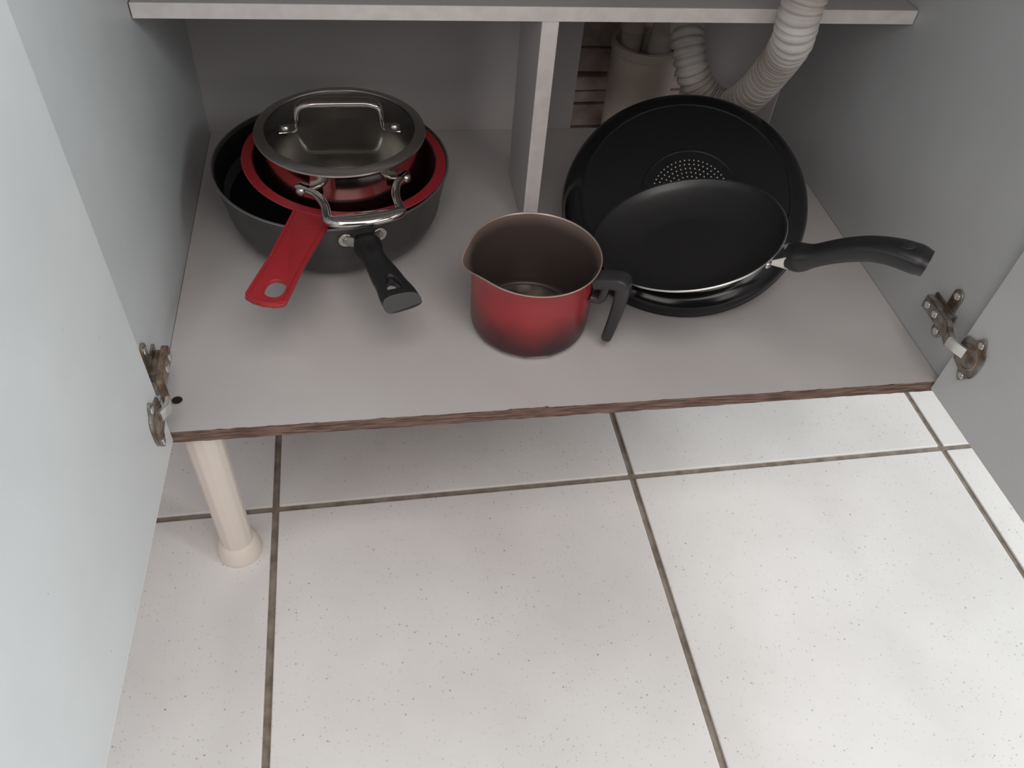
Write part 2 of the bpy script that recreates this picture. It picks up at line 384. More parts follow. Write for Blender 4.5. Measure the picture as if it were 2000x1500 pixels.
# concealed hinges: arm with plate on the side panel, cup in the door
def hinge(side, zc):
    s = 1 if side == 'left' else -1
    xw = 0.0 if side == 'left' else CW          # side panel's face
    xd = 0.0150 if side == 'left' else 0.7888   # door's face
    def mx(bm):
        return bm
    X = lambda d: xw + s * d
    def pb(bm, a, b, y0, y1, z0, z1, bev=0.0, mi=0):
        xs = sorted((X(a), X(b))); return box(bm, xs[0], xs[1], y0, y1, z0, z1, bev, mi)
    # arm: folded steel channel along the side panel
    bm = NB()
    path = [V(X(0.0125), 0.064, zc), V(X(0.0125), 0.040, zc), V(X(0.0135), 0.022, zc), V(X(0.018), 0.010, zc), V(X(0.021), 0.001, zc)]
    path = catmull(path, 5)
    loft(bm, path, [(0.0085 if i < 12 else 0.0070, 0.0036) for i in range(len(path))], (0, 0, 1), 16, 6)
    arm = cp('hinge', bm, 'hinge_rust' if side == 'left' else 'hinge', label='tarnished concealed hinge by the %s door' % side)
    # mounting plate with wings, standing on the panel
    bm = NB()
    pb(bm, 0.0003, 0.0030, 0.028, 0.068, zc - 0.0075, zc + 0.0075, 0.0006)
    pb(bm, 0.0003, 0.0024, 0.034, 0.049, zc - 0.0245, zc + 0.0245, 0.0008)
    cyl(bm, (X(0.0003), 0.0415, zc + 0.0245), (s, 0, 0), 0.0075, 0.0022, 20, 0.0004)
    cyl(bm, (X(0.0003), 0.0415, zc - 0.0245), (s, 0, 0), 0.0075, 0.0022, 20, 0.0004)
    pb(bm, 0.0025, 0.0098, 0.030, 0.062, zc - 0.0055, zc + 0.0055, 0.0008)
    obj('mounting_plate', bm, 'hinge', arm)
    for y, z, d in ((0.0415, zc + 0.0245, 0.0022), (0.0415, zc - 0.0245, 0.0022), (0.057, zc, 0.0155), (0.042, zc, 0.0155)):
        bm = NB(); cyl(bm, (X(d), y, z), (s, 0, 0), 0.0042, 0.0014, 18, 0.0005)
        bm2 = None
        sc = obj('screw', bm, 'hinge_bright', arm)
        cb = NB(); a, b = sorted((X(d + 0.0008), X(d + 0.003)))
        box(cb, a, b, y - 0.0005, y + 0.0005, z - 0.003, z + 0.003); cut(sc, cb)
    # link between arm and cup: the bright folded piece
    bm = NB(); xs = sorted((xd + s * 0.003, X(0.0245)))
    path = [V(X(0.0215), 0.004, zc), V(xd + s * 0.0075, -0.006, zc), V(xd + s * 0.0025, -0.016, zc)]
    path = catmull(path, 4)
    loft(bm, path, [(0.0062, 0.0022)] * len(path), (0, 0, 1), 16, 6)
    obj('link', bm, 'hinge_bright', arm, label='bright hinge link')
    # cup: flange plate with ears, dished round cup
    bm = NB()
    fl = [(-0.0065, z_) for z_ in (0,)]
    out = []
    for k_ in range(40):
        a = 2 * PI * k_ / 40; c_, s_ = math.cos(a), math.sin(a)
        yy = -0.0215 + 0.0175 * math.copysign(abs(c_) ** 0.9, c_) * (1 - 0.35 * abs(s_) ** 3); zz = 0.0275 * math.copysign(abs(s_) ** 0.75, s_)
        if abs(zz) > 0.017: yy = -0.0215 + (yy + 0.0215) * 0.55 - 0.004
        out.append((yy, zc + zz))
    r0 = [bm.verts.new((xd + s * 0.0002, y, z)) for y, z in out]; r1 = [bm.verts.new((xd + s * 0.0020, y, z)) for y, z in out]
    for i in range(40): bm.faces.new((r0[i], r0[(i + 1) % 40], r1[(i + 1) % 40], r1[i]))
    bm.faces.new(r0[::-1]); bm.faces.new(r1)
    obj('cup_flange', bm, 'hinge', arm, auto=30)
    bm = NB(); q = V(s, 0, 0)
    b2 = NB(); lathe(b2, [(0.0135, 0.0021), (0.0128, 0.0026), (0.0115, 0.0016), (0.0105, 0.0004), (0.0, 0.0004)], 36)
    mt_ = q.to_track_quat('Z', 'Y').to_matrix().to_4x4(); mt_.translation = V(xd, -0.0205, zc)
    for v in b2.verts: v.co = mt_ @ v.co
    bm.free(); obj('cup', b2, 'hinge_rust', arm)
    for z in (zc - 0.021, zc + 0.021):
        bm = NB(); cyl(bm, (xd + s * 0.0018, -0.0265, z), (s, 0, 0), 0.0038, 0.0012, 16, 0.0004); obj('screw', bm, 'hinge_bright', arm)
hinge('left', 0.042); hinge('right', 0.060)

# worktop above the cabinet (out of frame, it shades the inside)
bm = NB(); box(bm, -0.55, 1.35, -0.02, 0.645, 0, 0.03, 0.003)
wt = obj('worktop', bm, 'board', None, smooth=False); wt.location = (0, 0, CH + Z0 + 0.0005)
wt['label'] = 'pale worktop running over the top of the cabinet, above the frame'; wt['category'] = 'worktop'

# ------------------------------------------------------------------ drain pipe, waste pipes and hose
dp = thing('drain_pipe', 'wide aged white drain pipe with open collar behind the cabinet cutout', 'pipe', (0.608, 0.583, -0.2490))
H = 0.2493 + 0.100
bm = NB(); lathe(bm, [(0.0455, 0.0), (0.0455, H - 0.045), (0.0420, H - 0.045), (0.0420, 0.0)], 64, closed=True); obj('pipe', bm, 'pvc', dp)
bm = NB(); lathe(bm, [(0.0478, H - 0.062), (0.0482, H - 0.034), (0.0490, H - 0.030), (0.0482, H - 0.026), (0.0480, H - 0.014), (0.0500, H - 0.012), (0.0502, H - 0.002), (0.0495, H), (0.0440, H), (0.0435, H - 0.050), (0.0455, H - 0.0625)], 64, closed=True)
obj('collar', bm, 'pvc', dp)
bm = NB(); lathe(bm, [(0.0, H - 0.050), (0.0418, H - 0.050)], 48); obj('dark_inside', bm, 'hole', dp)
# two smaller pipes that end in the drain
wp = thing('waste_pipe', 'short stained waste pipe end at the left in the open drain', 'pipe', (0.587, 0.592, 0.07))
bm = NB(); lathe(bm, [(0.0, 0.012), (0.014, 0.012), (0.0155, 0.014), (0.0155, 0.040), (0.0175, 0.042), (0.0175, 0.052), (0.0150, 0.055), (0.0150, 0.30), (0.0, 0.30)], 40); obj('pipe', bm, 'pvc', wp)
wp = thing('hose_connector', 'rounded grey plastic elbow where the corrugated hose enters the drain', 'pipe', (0.628, 0.580, 0.075))
bm = NB(); path = catmull([V(0, 0, 0.0), V(0, 0, 0.018), V(0.001, -0.004, 0.045), V(0.002, -0.016, 0.085), V(0.001, -0.034, 0.125), V(-0.004, -0.052, 0.150)], 6)
loft(bm, path, [interp([(0, (0.014, 0.014)), (0.12, (0.0185, 0.0185)), (0.5, (0.0185, 0.0185)), (1, (0.0200, 0.0200))], i / (len(path) - 1)) for i in range(len(path))], (1, 0, 0), 28, 2.0)
obj('elbow', bm, 'grime', wp)
# corrugated hose
hs = thing('corrugated_hose', 'white corrugated drain hose bent in a U in front of the shelf', 'hose', (0.66, 0.35, 0.12))
hp = [V(0.656, 0.260, 0.400), V(0.650, 0.260, 0.335), V(0.6450, 0.2605, 0.2905), V(0.6465, 0.2625, 0.2690), V(0.6535, 0.2735, 0.2405), V(0.6758, 0.3350, 0.1802), V(0.6841, 0.3800, 0.1292), V(0.6790, 0.4150, 0.0908), V(0.6584, 0.4360, 0.0882), V(0.6387, 0.4460, 0.1052), V(0.6243, 0.4540, 0.1339), V(0.6208, 0.4780, 0.1614), V(0.6279, 0.5000, 0.1682), V(0.622, 0.520, 0.228)]
HR = 0.0220
path = catmull(hp, 40)
# arc length re-sampling so that the ribs are even
acc = [0]
for a, b in zip(path, path[1:]): acc.append(acc[-1] + (b - a).length)
tot = acc[-1]; per = 10; pts = []; j = 0; ss = []; s_ = 0.0
while s_ < tot:          # the ribs are stretched on the straight runs and squeezed in the bend
    ss.append(s_); u_ = s_ / tot
    s_ += interp([(0, (0.0100,)), (0.35, (0.0082,)), (0.52, (0.0060,)), (0.62, (0.0062,)), (0.75, (0.0100,)), (1, (0.0115,))], u_)[0] / per
for s_ in ss:
    while j < len(acc) - 2 and acc[j + 1] < s_: j += 1
    t_ = (s_ - acc[j]) / max(1e-9, acc[j + 1] - acc[j]); pts.append(path[j].lerp(path[j + 1], t_))
sz = []
for i in range(len(pts)):
    w = 0.5 + 0.5 * math.cos(2 * PI * i / per); rr_ = HR - 0.0036 * (1 - w) ** 1.8 + 0.0003 * math.sin(i * 0.31)
    sz.append((rr_, rr_))
bm = NB(); loft(bm, [p - V(0.66, 0.35, 0.12) for p in pts], sz, (1, 0.2, 0.1), 36, 2.0)
obj('hose', bm, 'grime', hs, auto=80)

# ------------------------------------------------------------------ pans
def shell_profile(outer, inner):    # outer from the base centre up, inner back down
    return outer + inner
def arc(r0, z0, r1, z1, n, kind):
    """quarter-ellipse from (r0,z0) to (r1,z1); kind 'foot' starts horizontal"""
    o = []
    for i in range(n + 1):
        a = PI / 2 * i / n
        if kind == 'foot': o.append((r0 + (r1 - r0) * math.sin(a), z0 + (z1 - z0) * (1 - math.cos(a))))
        else: o.append((r0 + (r1 - r0) * (1 - math.cos(a)), z0 + (z1 - z0) * math.sin(a)))
    return o
def cone(r0, z0, r1, z1, n, k):
    return [((1 - k) * (r0 + (r1 - r0) * i / n) + k * (r0 + (r1 - r0) * math.sin(PI / 2 * i / n)), (1 - k) * (z0 + (z1 - z0) * i / n) + k * (z0 + (z1 - z0) * (1 - math.cos(PI / 2 * i / n)))) for i in range(n + 1)]
def rot_n(a, b):      # rotation whose local z is the tilted normal, tilt a towards the viewer, turned b
    n = V(math.sin(a) * math.sin(b), -math.sin(a) * math.cos(b), math.cos(a))
    return V(0, 0, 1).rotation_difference(n)

# --- wok
WC = V(0.168, 0.315, 0.0)
wk = thing('deep_frying_pan', 'deep dark grey pan at the bottom of the left stack', 'pan', WC)
WR, WH = 0.132, 0.086
out = [(0, 0.0012), (0.070, 0.0012), (0.072, 0)] + [(0.078, 0.0)]
prof_o = arc(0.078, 0.0, 0.1225, 0.046, 10, 'foot') + [(0.1265, 0.064), (0.1297, 0.080), (0.1312, WH - 0.001)]
bm = NB(); lathe(bm, [(0, 0.001), (0.070, 0.001), (0.074, 0.0)] + prof_o + [(0.1312, WH), (0.1290, WH), (0.1270, 0.080), (0.124, 0.064), (0.118, 0.044)] , 128)
obj('body', bm, 'wok_out', wk)
bm = NB(); lathe(bm, [(0.1296, WH + 0.0002), (0.1266, 0.080), (0.1235, 0.064)] + arc(0.078, 0.0035, 0.1195, 0.046, 10, 'foot')[::-1] + [(0, 0.0035)], 128)
obj('coating', bm, 'nonstick', wk)
bm = NB(); lathe(bm, [(0.1298, WH), (0.1298, WH + 0.0007), (0.1316, WH + 0.0007), (0.1320, WH - 0.0006), (0.1312, WH - 0.0012)], 128, closed=True); obj('rim', bm, 'rim_dark', wk)
def radial(az): return V(math.cos(az), math.sin(az), 0)
def wok_handle(par, az):
    d = radial(az); s = V(-d.y, d.x, 0)
    for k_ in (-1, 1):
        a2 = az + k_ * 0.140; d2 = radial(a2); p = d2 * 0.1290 + V(0, 0, 0.071)
        bm = NB(); nn = d2
        cyl(bm, p, nn, 0.0078, 0.0020, 28, 0.0005)
        q1 = d2 * 0.1305 + V(0, 0, 0.071); q2 = d * 0.1400 + s * (k_ * 0.006) + V(0, 0, 0.0725)
        loft(bm, [q1, (q1 + q2) / 2, q2], [(0.0062, 0.0011), (0.0060, 0.0012), (0.0055, 0.0012)], (0, 0, 1), 12, 5)
        br = obj('bracket', bm, 'rivet', par, label='bare metal bracket tab')
        bm = NB(); cyl(bm, p + nn * 0.0018, nn, 0.0034, 0.0016, 20, 0.0006); obj('rivet', bm, 'rim_dark', br)
    path = catmull([d * 0.137 + V(0, 0, 0.0735), d * 0.155 + V(0, 0, 0.0745), d * 0.175 + V(0, 0, 0.076), d * 0.200 + s * 0.0025 + V(0, 0, 0.077), d * 0.225 + s * 0.0050 + V(0, 0, 0.078), d * 0.250 + s * 0.0075 + V(0, 0, 0.077)], 6)
    st = [(0, (0.0118, 0.0085)), (0.12, (0.0145, 0.0105)), (0.38, (0.0115, 0.0095)), (0.70, (0.0155, 0.0072)), (0.90, (0.0185, 0.0066)), (1, (0.0190, 0.0066))]
    bm = NB(); loft(bm, path, [interp(st, i / (len(path) - 1)) for i in range(len(path))], s, 28, 2.8)
    h = obj('handle', bm, ['bakelite', 'bakelite_grey'], par)
    # slanted, worn end face
    cb = NB(); box(cb, -0.03, 0.03, -0.03, 0.03, 0, 0.05)
    nrm = (d * 0.72 + V(0, 0, 0.69)).normalized(); q = nrm.to_track_quat('Z', 'Y').to_matrix().to_4x4(); q.translation = d * 0.2420 + V(0, 0, 0.0815)
    for f in cb.faces: f.material_index = 0
    for v in cb.verts: v.co = q @ v.co
    cut(h, cb)
    # drop-shaped hanging hole
    cb = NB(); tri = [(0.2105, 0.000), (0.2130, 0.0036), (0.2190, 0.0058), (0.2305, 0.0082), (0.2318, 0.0070), (0.2318, -0.0070), (0.2305, -0.0082), (0.2190, -0.0058), (0.2130, -0.0036)]
    a_ = [cb.verts.new(d * x + s * (y + 0.005) + V(0, 0, 0.05)) for x, y in tri]; b_ = [cb.verts.new(d * x + s * (y + 0.005) + V(0, 0, 0.11)) for x, y in tri]
    for i in range(len(tri)): cb.faces.new((a_[i], a_[(i + 1) % len(tri)], b_[(i + 1) % len(tri)], b_[i]))
    cb.faces.new(a_[::-1]); cb.faces.new(b_); cut(h, cb)
    for p_ in h.data.polygons:
        p_.use_smooth = True
        if p_.normal.dot(nrm) > 0.995 and (h.data.vertices[p_.vertices[0]].co.dot(d) > 0.234): p_.material_index = 1; p_.use_smooth = False
    h.data.materials.clear(); h.data.materials.append(M['bakelite']); h.data.materials.append(M['bakelite_grey'])
wok_handle(wk, rad(-76.2))

# --- red pan, lying in the wok
qn = rot_n(rad(3.2), rad(58)).to_euler()
RC = V(0.1800, 0.312, 0.0090)
rp = thing('red_frying_pan', 'red pan with flat red handle nested inside the dark grey pan', 'pan', RC, qn)
RH = 0.0835; RR = 0.1125
bm = NB(); lathe(bm, [(0, 0.0, 1), (0.070, 0.0, 1)] + [(a, b, 1) for a, b in arc(0.074, 0.0, 0.0980, 0.035, 8, 'foot')[1:]] + [(0.0995, RH - 0.012, 1), (0.1015, RH - 0.004), (0.1105, RH - 0.002), (RR, RH), (0.1115, RH + 0.0014), (0.1015, RH + 0.0012)], 128)
obj('body', bm, ['redrim', 'nonstick'], rp)
bm = NB(); lathe(bm, [(0.1020, RH + 0.0012), (0.1000, RH), (0.0990, RH - 0.006)] + arc(0.074, 0.003, 0.0960, 0.035, 8, 'foot')[::-1] + [(0, 0.003)], 128)
obj('coating', bm, 'redin', rp)
az = rad(-108.1); d = radial(az); s = V(-d.y, d.x, 0)
L0, L1 = 0.1075, 0.248
outl = [(L0, -0.0215), (L0 + 0.012, -0.0205), (0.19, -0.0180), (L1 - 0.006, -0.0196), (L1 - 0.002, -0.0182), (L1 + 0.0015, -0.010), (L1 + 0.0028, 0.0), (L1 + 0.0015, 0.010), (L1 - 0.002, 0.0182), (L1 - 0.006, 0.0196), (0.19, 0.0180), (L0 + 0.012, 0.0205), (L0, 0.0215)]
holep = []
for i in range(28):
    a = 2 * PI * i / 28; holep.append((0.2275 + 0.0120 * math.copysign(abs(math.cos(a)) ** 0.85, math.cos(a)), 0.0035 + 0.0092 * math.copysign(abs(math.sin(a)) ** 0.85, math.sin(a))))
bm = plate(outl, [holep], 0.0045, 0.0009)
mt_ = Matrix((d, s, V(0, 0, 1))).transposed().to_4x4(); mt_.translation = V(0, 0, RH - 0.0015)
for v in bm.verts: v.co = mt_ @ v.co
hd = obj('handle', bm, 'redhandle', rp)
# raised borders along both long sides and the end
bm = NB()
edge = [(L0 + 0.001, -0.0198), (L0 + 0.012, -0.0190), (0.19, -0.0166), (L1 - 0.006, -0.0181), (L1 - 0.0005, -0.0090), (L1 + 0.0010, 0.0), (L1 - 0.0005, 0.0090), (L1 - 0.006, 0.0181), (0.19, 0.0166), (L0 + 0.012, 0.0190), (L0 + 0.001, 0.0198)]
path = [mt_ @ V(x, y, 0.0024) for x, y in edge]; loft(bm, path, [(0.0015, 0.0016)] * len(path), (0, 0, 1), 10, 2.2)
obj('raised_border', bm, 'redhandle', hd)
bm = NB()
path = [mt_ @ V(L0 + 0.024 - 0.00006 * (y * 1000 + 2) ** 2 / 4, y, 0.0022) for y in [i * 0.0025 for i in range(-4, 6)]]; loft(bm, path, [(0.0005, 0.0005)] * len(path), (0, 0, 1), 8, 2)
obj('mould_line', bm, 'redhandle', hd)

# --- steel saucepan and its glass lid
PC = V(0.1812, 0.3030, 0.0200); PS = 1.0167
sp = thing('steel_saucepan', 'polished steel saucepan with front loop handle on top of the left stack', 'pot', PC)
sp.scale = (PS, PS, PS)
PH = (0.1301 - 0.0008 - 0.0200) / PS; PR = 0.0855
bm = NB(); lathe(bm, [(0, 0), (0.064, 0)] + arc(0.064, 0.0, 0.0835, 0.030, 8, 'foot')[1:] + [(0.0850, 0.050), (PR, PH - 0.006), (0.0868, PH - 0.002), (0.0872, PH), (0.0855, PH + 0.0006)], 128)
obj('body', bm, 'steel', sp)
bm = NB(); lathe(bm, [(0.0855, PH + 0.0006), (0.0842, PH - 0.003), (0.0836, 0.050)] + arc(0.064, 0.002, 0.0822, 0.030, 8, 'foot')[::-1] + [(0, 0.002)], 128)
obj('inside', bm, 'steel_in', sp)
ZH = PH - 0.0245
def loop_handle(azc):
    aL, aR = azc - rad(34), azc + rad(34); d = radial(azc); s = V(-d.y, d.x, 0)
    pL, pR = radial(aL) * 0.0860 + V(0, 0, ZH + 0.005), radial(aR) * 0.0860 + V(0, 0, ZH + 0.005)
    pl = radial(aL); pr = radial(aR)
    pts_ = [pL + pl * 0.003 + s * 0.002, pL + d * 0.012 + s * 0.007, pL + d * 0.030 + s * 0.012 - V(0, 0, 0.001), d * 0.1200 - s * 0.036 + V(0, 0, ZH + 0.001), d * 0.1265 - s * 0.028 + V(0, 0, ZH + 0.001),
            d * 0.1285 + V(0, 0, ZH + 0.001), d * 0.1265 + s * 0.028 + V(0, 0, ZH + 0.001), d * 0.1200 + s * 0.036 + V(0, 0, ZH + 0.001), pR + d * 0.030 - s * 0.012 - V(0, 0, 0.001), pR + d * 0.012 - s * 0.007, pR + pr * 0.003 - s * 0.002]
    path = catmull(pts_, 6); n_ = len(path) - 1
    sizes = [interp([(0, (0.0045, 0.0024)), (0.22, (0.0046, 0.0036)), (0.34, (0.0066, 0.0052)), (0.5, (0.0100, 0.0056)), (0.66, (0.0066, 0.0052)), (0.78, (0.0046, 0.0036)), (1, (0.0045, 0.0024))], i / n_) for i in range(n_ + 1)]
    # width runs flat (horizontal) along the bar, vertical along the arms
    bm = NB(); rings = []
    for i, p in enumerate(path):
        t = (path[min(i + 1, n_)] - path[max(i - 1, 0)]).normalized(); u = V(0, 0, 1); u = (u - t * u.dot(t)).normalized(); q = t.cross(u); w, h = sizes[i]
        rings.append([bm.verts.new(p + q * (w * math.cos(a)) + u * (h * math.sin(a))) for a in [2 * PI * k / 20 for k in range(20)]])
    for A, B in zip(rings, rings[1:]):
        for k in range(20): bm.faces.new((A[k], A[(k + 1) % 20], B[(k + 1) % 20], B[k]))
    bm.faces.new(rings[0][::-1]); bm.faces.new(rings[-1])
    h = obj('handle', bm, 'steel', sp)
    for p_, n__, sg in ((pL, pl, 1), (pR, pr, -1)):
        bm = NB(); tt = V(-n__.y, n__.x, 0)
        c0 = n__ * 0.0862 + V(0, 0, ZH + 0.001)
        outl_ = [c0 + tt * (-sg * 0.013 + sg * 0.028 * (i / 6)) + n__ * (0.0003 + 0.0035 * (i / 6) ** 2) for i in range(7)]
        loft(bm, outl_, [(0.0082 - 0.0030 * (i / 6) - (0.003 if i == 0 else 0), 0.0011) for i in range(7)], (0, 0, 1), 14, 3.5)
        obj('bracket', bm, 'steel', h)
        bm = NB(); b2 = NB(); lathe(b2, [(0, 0.0040), (0.0030, 0.0034), (0.0048, 0.0016), (0.0052, 0)], 24); q = n__.to_track_quat('Z', 'Y').to_matrix().to_4x4(); q.translation = n__ * 0.0872 - tt * (sg * 0.0075) + V(0, 0, ZH + 0.0005)
        for v in b2.verts: v.co = q @ v.co
        bm.free(); obj('rivet', b2, 'rivet', h)
loop_handle(rad(-80))
LZ = 0.1301
ld = thing('glass_lid', 'round glass lid with steel rim and arched steel handle on the saucepan', 'lid', (0.1812, 0.3030, LZ)); ld.scale = (PS, PS, PS)
bm = NB(); lathe(bm, [(0.0785, 0.0020), (0.0790, 0.0034), (0.0870, 0.0022), (0.0897, 0.0010), (0.0900, -0.0006), (0.0893, -0.0010), (0.0880, -0.0004), (0.0790, 0.0008)], 128, closed=True); obj('rim', bm, 'steel_in', ld)
dome = lambda r: 0.0022 + 0.0070 * (1 - (r / 0.0795) ** 2)
prf = [(0.0795 * i / 14, dome(0.0795 * i / 14)) for i in range(15)]
bm = NB(); lathe(bm, prf + [(r_, z_ - 0.0028) for r_, z_ in prf[::-1]], 96)
obj('glass', bm, 'glass', ld)
# arched strap handle
hx = 0.040
pts_ = [V(-0.0620, 0, 0.0090), V(-0.053, 0, 0.0095), V(-0.0455, 0, 0.0105), V(-0.0435, 0, 0.0160), V(-0.0425, 0, 0.0260), V(-0.0395, 0, 0.0345), V(-0.0300, 0, 0.0382), V(-0.012, 0, 0.0388)]
pts_ = pts_ + [V(-p.x, p.y, p.z) for p in pts_[::-1]]
path = catmull(pts_, 5); n_ = len(path) - 1
bm = NB(); sizes = []
for i in range(n_ + 1):
    t = abs(i / n_ - 0.5) * 2
    sizes.append(interp([(0, (0.0075, 0.0036)), (0.45, (0.0068, 0.0034)), (0.75, (0.0075, 0.0016)), (1.0, (0.0080, 0.0010))], t))
loft(bm, path, sizes, (0, 1, 0), 18, 2.8)
lh = obj('handle', bm, 'steel', ld)
lh.location = (0.0005, -0.012, -0.0012)
for x in (-0.0560, 0.0560):
    b2 = NB(); lathe(b2, [(0, 0.0038), (0.0028, 0.0032), (0.0042, 0.0016), (0.0044, 0)], 20)
    for v in b2.verts: v.co += V(x, 0, 0.0100)
    obj('rivet', b2, 'rivet', lh)

# --- red milk pot with spout
MC = V(0.370, 0.1255, 0.0)
mk = thing('milk_pot', 'small red enamel pot with pouring lip standing in front of the divider', 'pot', MC)
MH, MR = 0.094, 0.0675
def spout(rings, prof):
    a0 = rad(187)
    for ring, p in zip(rings, prof):
        if len(ring) < 4: continue
        k_ = max(0, (p[1] - 0.074) / (MH - 0.074)) ** 1.8
        for v in ring:
            a = math.atan2(v.co.y, v.co.x); da = (a - a0 + PI) % (2 * PI) - PI
            g_ = math.exp(-(da / 0.30) ** 2) * k_
            d_ = V(v.co.x, v.co.y, 0).normalized(); v.co += d_ * 0.0085 * g_ - V(0, 0, 0.0035 * g_)
pr_ = [(0, 0.0006), (0.050, 0.0006), (0.054, 0.0)] + arc(0.054, 0.0, 0.0628, 0.013, 7, 'foot')[1:] + [(0.0632, 0.030), (0.0636, 0.055), (0.0640, 0.076), (0.0648, 0.085), (0.0664, 0.0915), (0.0674, 0.0932)]
bm = NB(); rg = lathe(bm, pr_, 128); spout(rg, pr_); obj('body', bm, 'milk_red', mk)
pr_ = [(0.0674, 0.0932), (0.0679, 0.0938), (0.0677, 0.0946), (0.0668, 0.0946), (0.0662, 0.0936)]
bm = NB(); rg = lathe(bm, pr_, 128); spout(rg, pr_); obj('rim', bm, 'milk_rim', mk, label='thin bare metal rim')
pr_ = [(0.0672, 0.0947), (0.0655, 0.0915), (0.0641, 0.087), (0.0632, 0.078), (0.0624, 0.055), (0.0620, 0.030)] + [(a, b) for a, b in arc(0.057, 0.003, 0.0615, 0.010, 6, 'foot')[::-1]]
bm = NB(); rg = lathe(bm, pr_, 128); spout(rg, pr_); obj('inside', bm, 'milk_in', mk)
bm = NB(); lathe(bm, [(0.0575, 0.0030), (0.040, 0.0028), (0, 0.0026)], 64); obj('inside_base', bm, 'milk_floor', mk, label='worn shiny metal inside bottom')
az = rad(-29.5); d = radial(az); s = V(-d.y, d.x, 0)
bm = NB()
path = [d * 0.0650 + V(0, 0, 0.0830), d * 0.071 + V(0, 0, 0.0850), d * 0.078 + V(0, 0, 0.0875), d * 0.0850 + V(0, 0, 0.0895), d * 0.0922 + V(0, 0, 0.0890), d * 0.0942 + V(0, 0, 0.0830), d * 0.0940 + V(0, 0, 0.0660), d * 0.0927 + V(0, 0, 0.0480), d * 0.0907 + V(0, 0, 0.0300), d * 0.0887 + V(0, 0, 0.0160), d * 0.0882 + V(0, 0, 0.0115)]
sizes = [(0.0105, 0.0075), (0.0105, 0.0070), (0.0105, 0.0070), (0.0105, 0.0068), (0.0105, 0.0080), (0.0105, 0.0075), (0.0102, 0.0068), (0.0098, 0.0064), (0.0094, 0.0060), (0.0088, 0.0056), (0.0064, 0.0042)]
path2 = catmull(path, 4); sz2 = []
for i in range(len(path2)):
    f_ = i / 4; a_ = min(int(f_), len(sizes) - 2); t_ = f_ - a_
    sz2.append(tuple(x + (y - x) * t_ for x, y in zip(sizes[a_], sizes[a_ + 1])))
loft(bm, path2, sz2, s, 24, 4.5); hd = obj('handle', bm, 'milk_handle', mk)
bm = NB(); path = [d * 0.0645 + V(0, 0, 0.064), d * 0.0690 + V(0, 0, 0.0635), d * 0.0745 + V(0, 0, 0.0655), d * 0.0770 + V(0, 0, 0.0740), d * 0.0775 + V(0, 0, 0.083)]
loft(bm, catmull(path, 4), [(0.0110 - 0.0001 * i, 0.0046) for i in range(17)], s, 20, 4); obj('handle_mount', bm, 'milk_handle', hd)
for k_ in (-1, 1):
    dd = radial(az + k_ * 0.16); b2 = NB(); lathe(b2, [(0, 0.0016), (0.0020, 0.0014), (0.0034, 0)], 18)
    q = (-dd).to_track_quat('Z', 'Y').to_matrix().to_4x4(); q.translation = dd * 0.0632 + V(0, 0, 0.0790)
    for v in b2.verts: v.co = q @ v.co
    obj('rivet', b2, 'rivet', mk)

# --- large black pan lying upside down, tilted
bA, bB = rad(29), rad(-27.2)
qb = rot_n(bA, bB); nb = qb @ V(0, 0, 1)
BC = V(0.5604, 0.2287, 0.0862)
bp = thing('upturned_frying_pan', 'large black pan lying upside down with its dotted base disc showing', 'pan', BC, qb.to_euler())
Rb, Rr, Dp = 0.1180, 0.1400, 0.0205
side_ = arc(Rb, 0.0, Rr - 0.0012, -Dp + 0.004, 12, 'foot')
bm = NB(); lathe(bm, [(Rb - 0.0006, 0.0008), (Rb + 0.0008, 0.0002)] + side_[1:] + [(Rr, -Dp + 0.001), (Rr - 0.0012, -Dp), (Rr - 0.0030, -Dp + 0.001)] + [(r_ - 0.0032, z_ - 0.0032) for r_, z_ in side_[::-1][1:]] + [(0, -0.0034)], 128)
obj('body', bm, 'enamel', bp)
bm = NB(); lathe(bm, [(Rb, -0.0002), (Rb - 0.0006, 0.0010), (Rb - 0.0018, 0.0012), (Rb - 0.0028, 0.0003), (0.0560, 0.0), (0.0, 0.0)], 128)
obj('base', bm, 'base_black', bp)
off = V(0.0060, 0.0010, 0)
bm = NB(); lathe(bm, [(0.0555, 0.0003), (0.0550, 0.0014), (0.0535, 0.0016), (0.0522, 0.0006), (0.0, 0.0006)], 96); 
dk = obj('base_disc', bm, 'enamel_disc' if 'enamel_disc' in M else 'base_black', bp, loc=off)
bm = NB()
for ring in range(1, 9):
    r_ = ring * 0.0052; cnt = int(2 * PI * r_ / 0.0052)
    for i in range(cnt):
        a = 2 * PI * (i + 0.5 * (ring % 2)) / cnt
        x, y = r_ * math.cos(a), r_ * math.sin(a); q_ = 0.00105
        c_ = bm.verts.new((x, y, 0.0013)); rr0 = [bm.verts.new((x + q_ * math.cos(b), y + q_ * math.sin(b), 0.0006)) for b in [2 * PI * k / 8 for k in range(8)]]
        for k in range(8): bm.faces.new((rr0[k], rr0[(k + 1) % 8], c_))
M['dots'] = mat('bare steel dots', (0.42, 0.40, 0.38), 0.35, 0.9)
obj('studs', bm, 'dots', dk, kind='stuff', label='rings of small bare metal studs')

